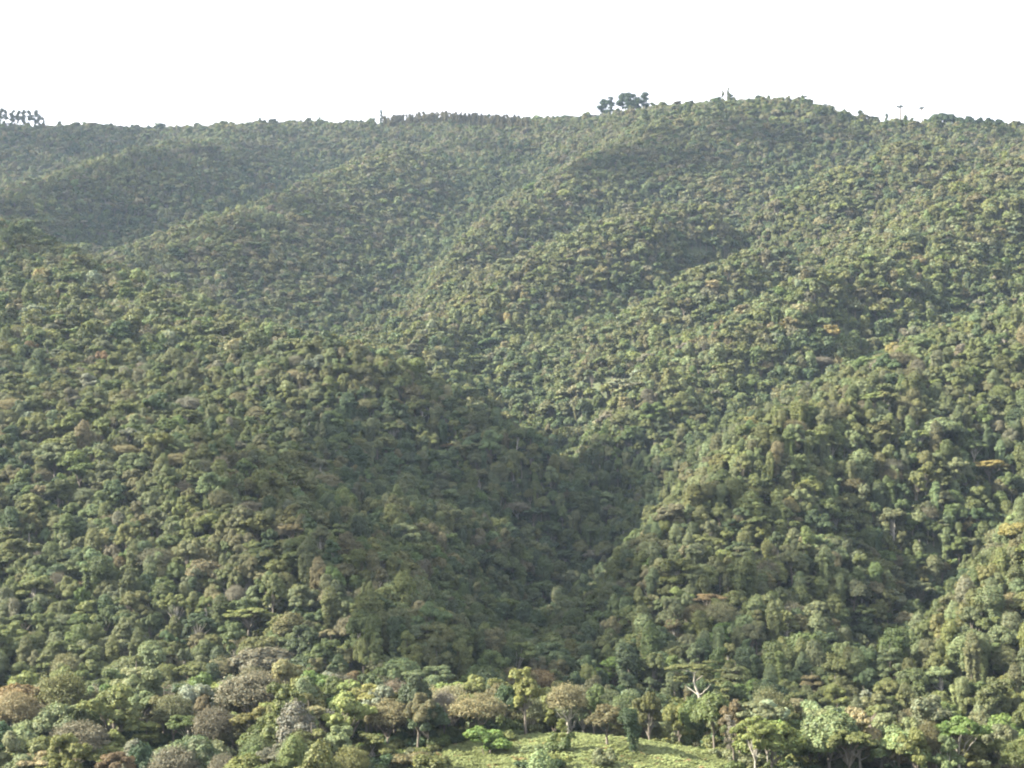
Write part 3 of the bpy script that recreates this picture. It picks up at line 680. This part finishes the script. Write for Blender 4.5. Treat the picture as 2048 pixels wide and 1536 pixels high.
# gullies darker and viny, crests paler: relief shade put into the foliage tint
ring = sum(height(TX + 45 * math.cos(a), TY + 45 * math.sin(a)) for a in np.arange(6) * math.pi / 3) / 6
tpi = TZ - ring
gully_dark = (tpi < -2.2) & ~fore & (rng.random(n) < .6); crest_pale = (tpi > 2.2) & ~fore & (rng.random(n) < .5)
KD[gully_dark] = pick({'dome': 30, 'lobed': 34, 'vine': 30, 'layered': 3, 'umbrella': 3}, gully_dark.sum()); CL[gully_dark] = pick({'deep green': 34, 'green': 40, 'olive': 12, 'grey-green': 14}, gully_dark.sum())
CL[crest_pale] = pick({'olive': 34, 'yellow-green': 22, 'pale green': 16, 'grey-green': 14, 'tan': 5, 'brown-olive': 9}, crest_pale.sum())
# twiggy crowns are the greyish ones
tw = KD == 'twiggy'; CL[tw] = pick({'grey-brown': 24, 'tan': 12, 'pinkish grey': 6, 'brown-olive': 20, 'grey-green': 24, 'olive': 16}, tw.sum())
SRA = np.clip(rng.lognormal(-.16, .24, n), .5, 1.6); SRA[fore] *= 1.0; SRA[topz] *= .94
big = rng.random(n) < .035; SRA[big] *= 1.4; SRA = np.minimum(SRA, np.where(fore, 1.28, 1.9))
for q, f in (('umbrella', .85), ('twiggy', .95), ('vine', .95)): SRA[KD == q] *= f
SHA = np.clip(.86 + .28 * (SRA - .9) + rng.normal(0, .10, n), .52, 1.3)
SHA[fore] *= 1.06
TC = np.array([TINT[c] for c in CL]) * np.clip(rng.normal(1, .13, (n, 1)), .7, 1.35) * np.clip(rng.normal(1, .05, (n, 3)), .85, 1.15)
RZ = rng.uniform(0, 6.283, n)
TC[~fore] = TC[~fore] * .76 + np.array([.086, .098, .038]) * .24

# ------------------------------------------------------------------ which trees show largest: fill an id picture from near to far
W_, H_ = 512, 384
buf = np.zeros((H_, W_), np.int32); order = np.argsort(TD)
radn = np.array([KINDS[q][3] for q in KD]) * SRA; hn = np.array([KINDS[q][4] for q in KD]) * SHA
cu, cv, cd = proj(np.stack([TX, TY, TZ + hn * .68], -1)); rx = radn * F / cd / 4 * .9; ry = hn * .30 * F / cd / 4
cu, cv = cu / 4, cv / 4
for i in order:
    if cd[i] > 750: break
    x0, x1 = int(max(0, cu[i] - rx[i])), int(min(W_, cu[i] + rx[i] + 1)); y0, y1 = int(max(0, cv[i] - ry[i])), int(min(H_, cv[i] + ry[i] + 1))
    if x0 >= x1 or y0 >= y1: continue
    yy, xx = np.mgrid[y0:y1, x0:x1]; m_ = (((xx - cu[i]) / rx[i]) ** 2 + ((yy - cv[i]) / ry[i]) ** 2 < 1) & (buf[y0:y1, x0:x1] == 0)
    buf[y0:y1, x0:x1][m_] = i + 1
cnt = np.bincount(buf.ravel(), minlength=n + 1)[1:]
N_AUTO = 300 - len(HERO)
sel = np.argsort(-cnt)[:N_AUTO]

# labels: look + place beside a tree one can find
def where_of(u, v, a):
    dx, dy = u - a[0], v - a[1]
    if abs(dx) > 2.2 * abs(dy): return 'right of' if dx > 0 else 'left of'
    if abs(dy) > 2.2 * abs(dx): return 'below' if dy > 0 else 'above'
    return ('lower ' if dy > 0 else 'upper ') + ('right of' if dx > 0 else 'left of')
used = set(); infos = []
def size_word(i):
    return 'big ' if SRA[i] > 1.25 else ('small ' if SRA[i] < .72 else '')
refs = [h for h in hero_refs if h[3] < 900]
for i in sorted(sel, key=lambda k: -cnt[k]):
    u, v = cu[i] * 4, cv[i] * 4
    near = sorted(refs, key=lambda h: (h[0] - u) ** 2 + (h[1] - v) ** 2)[:5]
    look = '%s%s %s tree' % (size_word(i), CL[i], FORM[KD[i]]); cands = []
    for h in near[:2]: cands.append('%s %s the %s' % (look, where_of(u, v, h), h[2]))
    for a in range(len(near)):
        for b_ in range(len(near)):
            if a != b_: cands.append('%s %s the %s, %s the %s' % (look, where_of(u, v, near[a]), near[a][2], where_of(u, v, near[b_]), near[b_][2]))
    lab = None
    for c_ in cands:
        if c_ not in used and len(c_.split()) <= 16: lab = c_; break
    if lab is None:
        lab = 'another ' + cands[0]
    used.add(lab)
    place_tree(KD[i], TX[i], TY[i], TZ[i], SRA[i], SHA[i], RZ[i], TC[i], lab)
rest = np.ones(n, bool); rest[sel] = False

# ------------------------------------------------------------------ everything else of the forest: one object of instanced trees
IX = np.empty(n, np.int32)
for q in set(KD):
    nr, fr = LIB[q]['near'], LIB[q]['far']; mk = KD == q
    a = np.array(nr)[rng.integers(0, len(nr), n)]; b_ = np.array(fr)[rng.integers(0, len(fr), n)]
    IX[mk] = np.where(TD < 760, a, b_)[mk]
# undergrowth between the stems
UX, UY = scatter(3.6, 215, 720, 12); UZ = height(UX, UY); clr, uu, vv = in_clearing(UX, UY)
edge = rng.random(len(UX)) < np.where(UY < 266, .2, .02)
kk = visible(UX, UY, UZ + 4, 6) & (~clr | edge)
UX, UY, UZ = UX[kk], UY[kk], UZ[kk]; m_ = len(UX)
UC = np.array([TINT[c] for c in pick({'green': 30, 'deep green': 25, 'olive': 25, 'grey-green': 10, 'yellow-green': 8}, m_)]) * rng.uniform(.75, 1.15, (m_, 1))
UI = np.where(UY < 420, np.array(LIB['shrub']['near'])[rng.integers(0, 3, m_)], np.array(LIB['shrub']['far'])[rng.integers(0, 2, m_)])
# tall thin trees rising from the crest
gu = np.concatenate([np.arange(768, 1056, 1.8), rng.uniform(1290, 1690, 34), rng.uniform(1690, 2200, 64), rng.uniform(100, 760, 16), rng.uniform(-150, 0, 20), rng.uniform(1200, 1300, 14)])
G_ = []
for u in gu:
    plant = 768 <= u < 1056; g0 = u + rng.uniform(-2, 2)
    x, y, z, d = ray_ground(g0, float(np.interp(g0, [0, 480, 760, 880, 1050, 1200, 1300, 1450, 1600, 1700, 1850, 2048], [240, 242, 236, 226, 238, 236, 212, 196, 196, 220, 232, 244])) - (5 if plant else 0) + rng.uniform(0, 9 if plant else 18), 19 if plant else 16)
    G_.append((x, y, z, rng.uniform(.75, 1.15) if plant else rng.uniform(.9, 1.6), rng.uniform(.88, .98) if plant else rng.uniform(.65, .95)))
G_ = np.array(G_); GT = np.array([TINT['brown-olive'] if 768 <= u < 1056 else TINT['green'] for u in gu]) * rng.uniform(.7, 1.1, (len(gu), 1))
gi_ = np.where(rng.random(len(gu)) < np.where((gu > 768) & (gu < 1056), .8, .5), np.array(LIB['gum']['near'])[rng.integers(0, 4, len(gu))], np.array(LIB['lobed']['far'])[rng.integers(0, 3, len(gu))])
def instancer(name, pts, rot, scl, tint, ix, coll):
    me = bpy.data.meshes.new(name); me.vertices.add(len(pts)); me.vertices.foreach_set('co', np.asarray(pts, np.float32).ravel())
    def at(nm, ty, fld, dat, dt):
        a = me.attributes.new(nm, ty, 'POINT'); a.data.foreach_set(fld, np.asarray(dat, dt).ravel())
    at('rot', 'FLOAT_VECTOR', 'vector', rot, np.float32); at('scl', 'FLOAT_VECTOR', 'vector', scl, np.float32)
    at('ix', 'INT', 'value', ix, np.int32)
    at('tint', 'FLOAT_COLOR', 'color', np.concatenate([tint, np.ones((len(pts), 1))], 1), np.float32)
    me.update(); ob = bpy.data.objects.new(name, me); COL.objects.link(ob)
    ng = bpy.data.node_groups.new(name, 'GeometryNodeTree')
    ng.interface.new_socket('Geometry', in_out='INPUT', socket_type='NodeSocketGeometry'); ng.interface.new_socket('Geometry', in_out='OUTPUT', socket_type='NodeSocketGeometry')
    N = ng.nodes.new; gi = N('NodeGroupInput'); gout = N('NodeGroupOutput'); ci = N('GeometryNodeCollectionInfo'); ip = N('GeometryNodeInstanceOnPoints')
    ci.inputs['Collection'].default_value = coll; ci.inputs['Separate Children'].default_value = True; ci.inputs['Reset Children'].default_value = True
    def na(nm, ty):
        q = N('GeometryNodeInputNamedAttribute'); q.data_type = ty; q.inputs['Name'].default_value = nm; return q.outputs['Attribute']
    er = N('FunctionNodeEulerToRotation'); L = ng.links.new
    L(gi.outputs[0], ip.inputs['Points']); L(ci.outputs[0], ip.inputs['Instance']); ip.inputs['Pick Instance'].default_value = True
    L(na('ix', 'INT'), ip.inputs['Instance Index']); L(na('rot', 'FLOAT_VECTOR'), er.inputs[0]); L(er.outputs[0], ip.inputs['Rotation'])
    L(na('scl', 'FLOAT_VECTOR'), ip.inputs['Scale']); L(ip.outputs[0], gout.inputs[0])
    md = ob.modifiers.new('scatter', 'NODES'); md.node_group = ng
    return ob
pts = np.concatenate([np.stack([TX, TY, TZ - .2], 1)[rest], np.stack([UX, UY, UZ - .2], 1), G_[:, :3]])
tilt = rng.normal(0, .05, (len(pts), 2))
rot = np.concatenate([tilt, np.concatenate([RZ[rest], rng.uniform(0, 6.28, m_ + len(gu))])[:, None]], 1)
us = rng.uniform(.6, 1.25, m_)
scl = np.concatenate([np.stack([SRA, SRA, SHA], 1)[rest], np.stack([us, us, us * rng.uniform(.7, 1.1, m_)], 1), G_[:, [3, 3, 4]]])
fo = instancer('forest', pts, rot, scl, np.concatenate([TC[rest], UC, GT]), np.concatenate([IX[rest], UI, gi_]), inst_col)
fo['kind'] = 'stuff'; fo['label'] = 'dense mixed green forest covering the hills behind the nearest trees'; fo['category'] = 'forest'

# ------------------------------------------------------------------ ferns on the clearing
fern_col = bpy.data.collections.new('fern_sources')
for i in range(4):
    c = Geo()
    for f_ in range(9):
        a = f_ * .7 + rng.normal(0, .2); L = rng.uniform(.7, 1.15); m2 = 12; t_ = np.linspace(.1, 1, m2)
        rad_ = t_ * L * .8; zz = np.sin(t_ * 2.2) * L * .65
        for sgn in (-1, 1):
            cc = np.stack([rad_ * math.cos(a) - sgn * math.sin(a) * .12 * (1.2 - t_), rad_ * math.sin(a) + sgn * math.cos(a) * .12 * (1.2 - t_), zz], 1)
            nr = np.stack([rad_ * .4 * math.cos(a), rad_ * .4 * math.sin(a), np.ones(m2)], 1) + rng.normal(0, .15, (m2, 3))
            c.leaves(cc, nr, (.17 * (1.15 - t_ * .6)), varcol(m2, 1.0, .12), .5)
    va_ = c.arrays(); me = np_mesh('fern', va_[0], va_[1], va_[2], [M_LEAF], leafvar=va_[3])
    ob = bpy.data.objects.new('fern_source_%d' % i, me); fern_col.objects.link(ob)
FX, FY = np.meshgrid(np.arange(-34, 50, .62), np.arange(228, 300, .62)); FX = (FX + rng.uniform(-.3, .3, FX.shape)).ravel(); FY = (FY + rng.uniform(-.3, .3, FY.shape)).ravel()
ck, fu, fv = in_clearing(FX, FY); FX, FY = FX[ck], FY[ck]; FZ = height(FX, FY); nf = len(FX)
pn = hash_noise(FX, FY, 5.5, 9); s_ = rng.uniform(.8, 1.4, nf) * (1 + .35 * pn)
FC = np.where((rng.random(nf) < .04)[:, None], np.array([[.20, .15, .07]]), np.array([[.175, .205, .080]])) * (1 + .22 * pn)[:, None] * rng.uniform(.85, 1.15, (nf, 1))
fe = instancer('fern_thicket', np.stack([FX, FY, FZ], 1), np.stack([rng.normal(0, .12, nf), rng.normal(0, .12, nf), rng.uniform(0, 6.28, nf)], 1),
               np.stack([s_, s_, s_], 1), FC, rng.integers(0, 4, nf), fern_col)
fe['kind'] = 'stuff'; fe['label'] = 'pale green ferns covering the open clearing at the bottom'; fe['category'] = 'ferns'

# ------------------------------------------------------------------ added puffs out of frame, set sunward to shade the ravine and slopes
def inside(poly, u, v):
    c = False; j = len(poly) - 1
    for i in range(len(poly)):
        (xi, yi), (xj, yj) = poly[i], poly[j]
        if (yi > v) != (yj > v) and u < (xj - xi) * (v - yi) / (yj - yi) + xi: c = not c
        j = i
    return c
bm_t = bmesh.new(); bmesh.ops.create_icosphere(bm_t, subdivisions=3, radius=1.0)
IV = np.array([v.co[:] for v in bm_t.verts]); IF = np.array([[v.index for v in f.verts] for f in bm_t.faces]); bm_t.free()
m, t = new_mat('shade_cloud_white'); b = t.nodes.new('ShaderNodeBsdfDiffuse'); b.inputs['Color'].default_value = (.85, .86, .88, 1)
o = t.nodes.new('ShaderNodeOutputMaterial'); t.links.new(b.outputs[0], o.inputs['Surface']); M_SHADE_CLOUD = m
def cloud(poly, step_u, step_v, rad, T, cover, seed):
    r = np.random.default_rng(seed); g = Geo(); us = [p[0] for p in poly]; vs = [p[1] for p in poly]
    for u in np.arange(min(us), max(us), step_u):
        for v in np.arange(min(vs), max(vs), step_v):
            if not inside(poly, u, v) or r.random() > cover: continue
            x, y, z, d = ray_ground(u, v, CAN, 380)
            c = np.array([x, y, z]) + np.array(sdir) * T * r.uniform(.99, 1.02); q = rad * r.uniform(.8, 1.25)
            ph = r.uniform(0, 6.28, 3); wv = 1 + .13 * np.sin(IV[:, 0:1] * 5 + ph[0]) * np.sin(IV[:, 1:2] * 5 + ph[1]) + .07 * np.sin(IV[:, 2:3] * 11 + ph[2])
            g.add(c + IV * wv * q * np.array([1.15, 1.15, .8]), IF)
    va_ = g.arrays(); ob = bpy.data.objects.new('cloud', np_mesh('cloud', va_[0], va_[1], va_[2], [M_SHADE_CLOUD], smooth=True)); COL.objects.link(ob); ob['kind'] = 'structure'
V_POLY = [(900, 940), (1020, 880), (1180, 860), (1320, 930), (1350, 1050), (1310, 1180), (1260, 1290), (1150, 1390), (1020, 1370), (950, 1280), (900, 1180), (870, 1080), (870, 1000)]
FAR_POLY = [(-250, 240), (740, 240), (800, 330), (600, 470), (330, 545), (-250, 480)]
cloud(V_POLY, 40, 20, 9.0, 1500, 1.0, 5)
cloud([(760, 245), (2250, 245), (2250, 285), (1750, 280), (1400, 330), (1150, 400), (900, 330)], 75, 24, 12, 2300, .5, 8)
cloud([(1480, 1180), (1600, 1130), (1850, 1150), (1890, 1270), (1820, 1360), (1640, 1420), (1450, 1350)], 44, 30, 5.8, 1300, .4, 9)
cloud(FAR_POLY, 75, 24, 12, 2300, .5, 6)

# ------------------------------------------------------------------ the air: one closed box of even haze round everything
zlo, zhi = float(GZ.min()) - 1.0, float(max(GZ.max(), 0)) + 40.0
x0, x1, y0, y1 = xs[0] - 20, xs[-1] + 20, ys[0] - 20, ys[-1] + 20
hv = [(x, y, z) for z in (zlo, zhi) for (x, y) in ((x0, y0), (x1, y0), (x1, y1), (x0, y1))]
hf = [(0, 3, 2, 1), (4, 5, 6, 7), (0, 1, 5, 4), (1, 2, 6, 5), (2, 3, 7, 6), (3, 0, 4, 7)]
hm = bpy.data.meshes.new('haze'); hm.from_pydata(hv, [], hf); hm.update()
m, t = new_mat('haze'); pv = t.nodes.new('ShaderNodeVolumePrincipled'); o = t.nodes.new('ShaderNodeOutputMaterial')
pv.inputs['Color'].default_value = (.58, .76, 1.0, 1); pv.inputs['Density'].default_value = 0.000045; pv.inputs['Anisotropy'].default_value = 0.2
t.links.new(pv.outputs[0], o.inputs['Volume']); hm.materials.append(m)
ho = bpy.data.objects.new('haze', hm); COL.objects.link(ho); ho['kind'] = 'stuff'; ho['label'] = 'thin bluish haze in the air over the valley'; ho['category'] = 'haze'
print('TREES', n, 'UNDER', m_, 'FERNS', nf, 'HEROES', len(HERO), 'SEL min', cnt[sel].min())
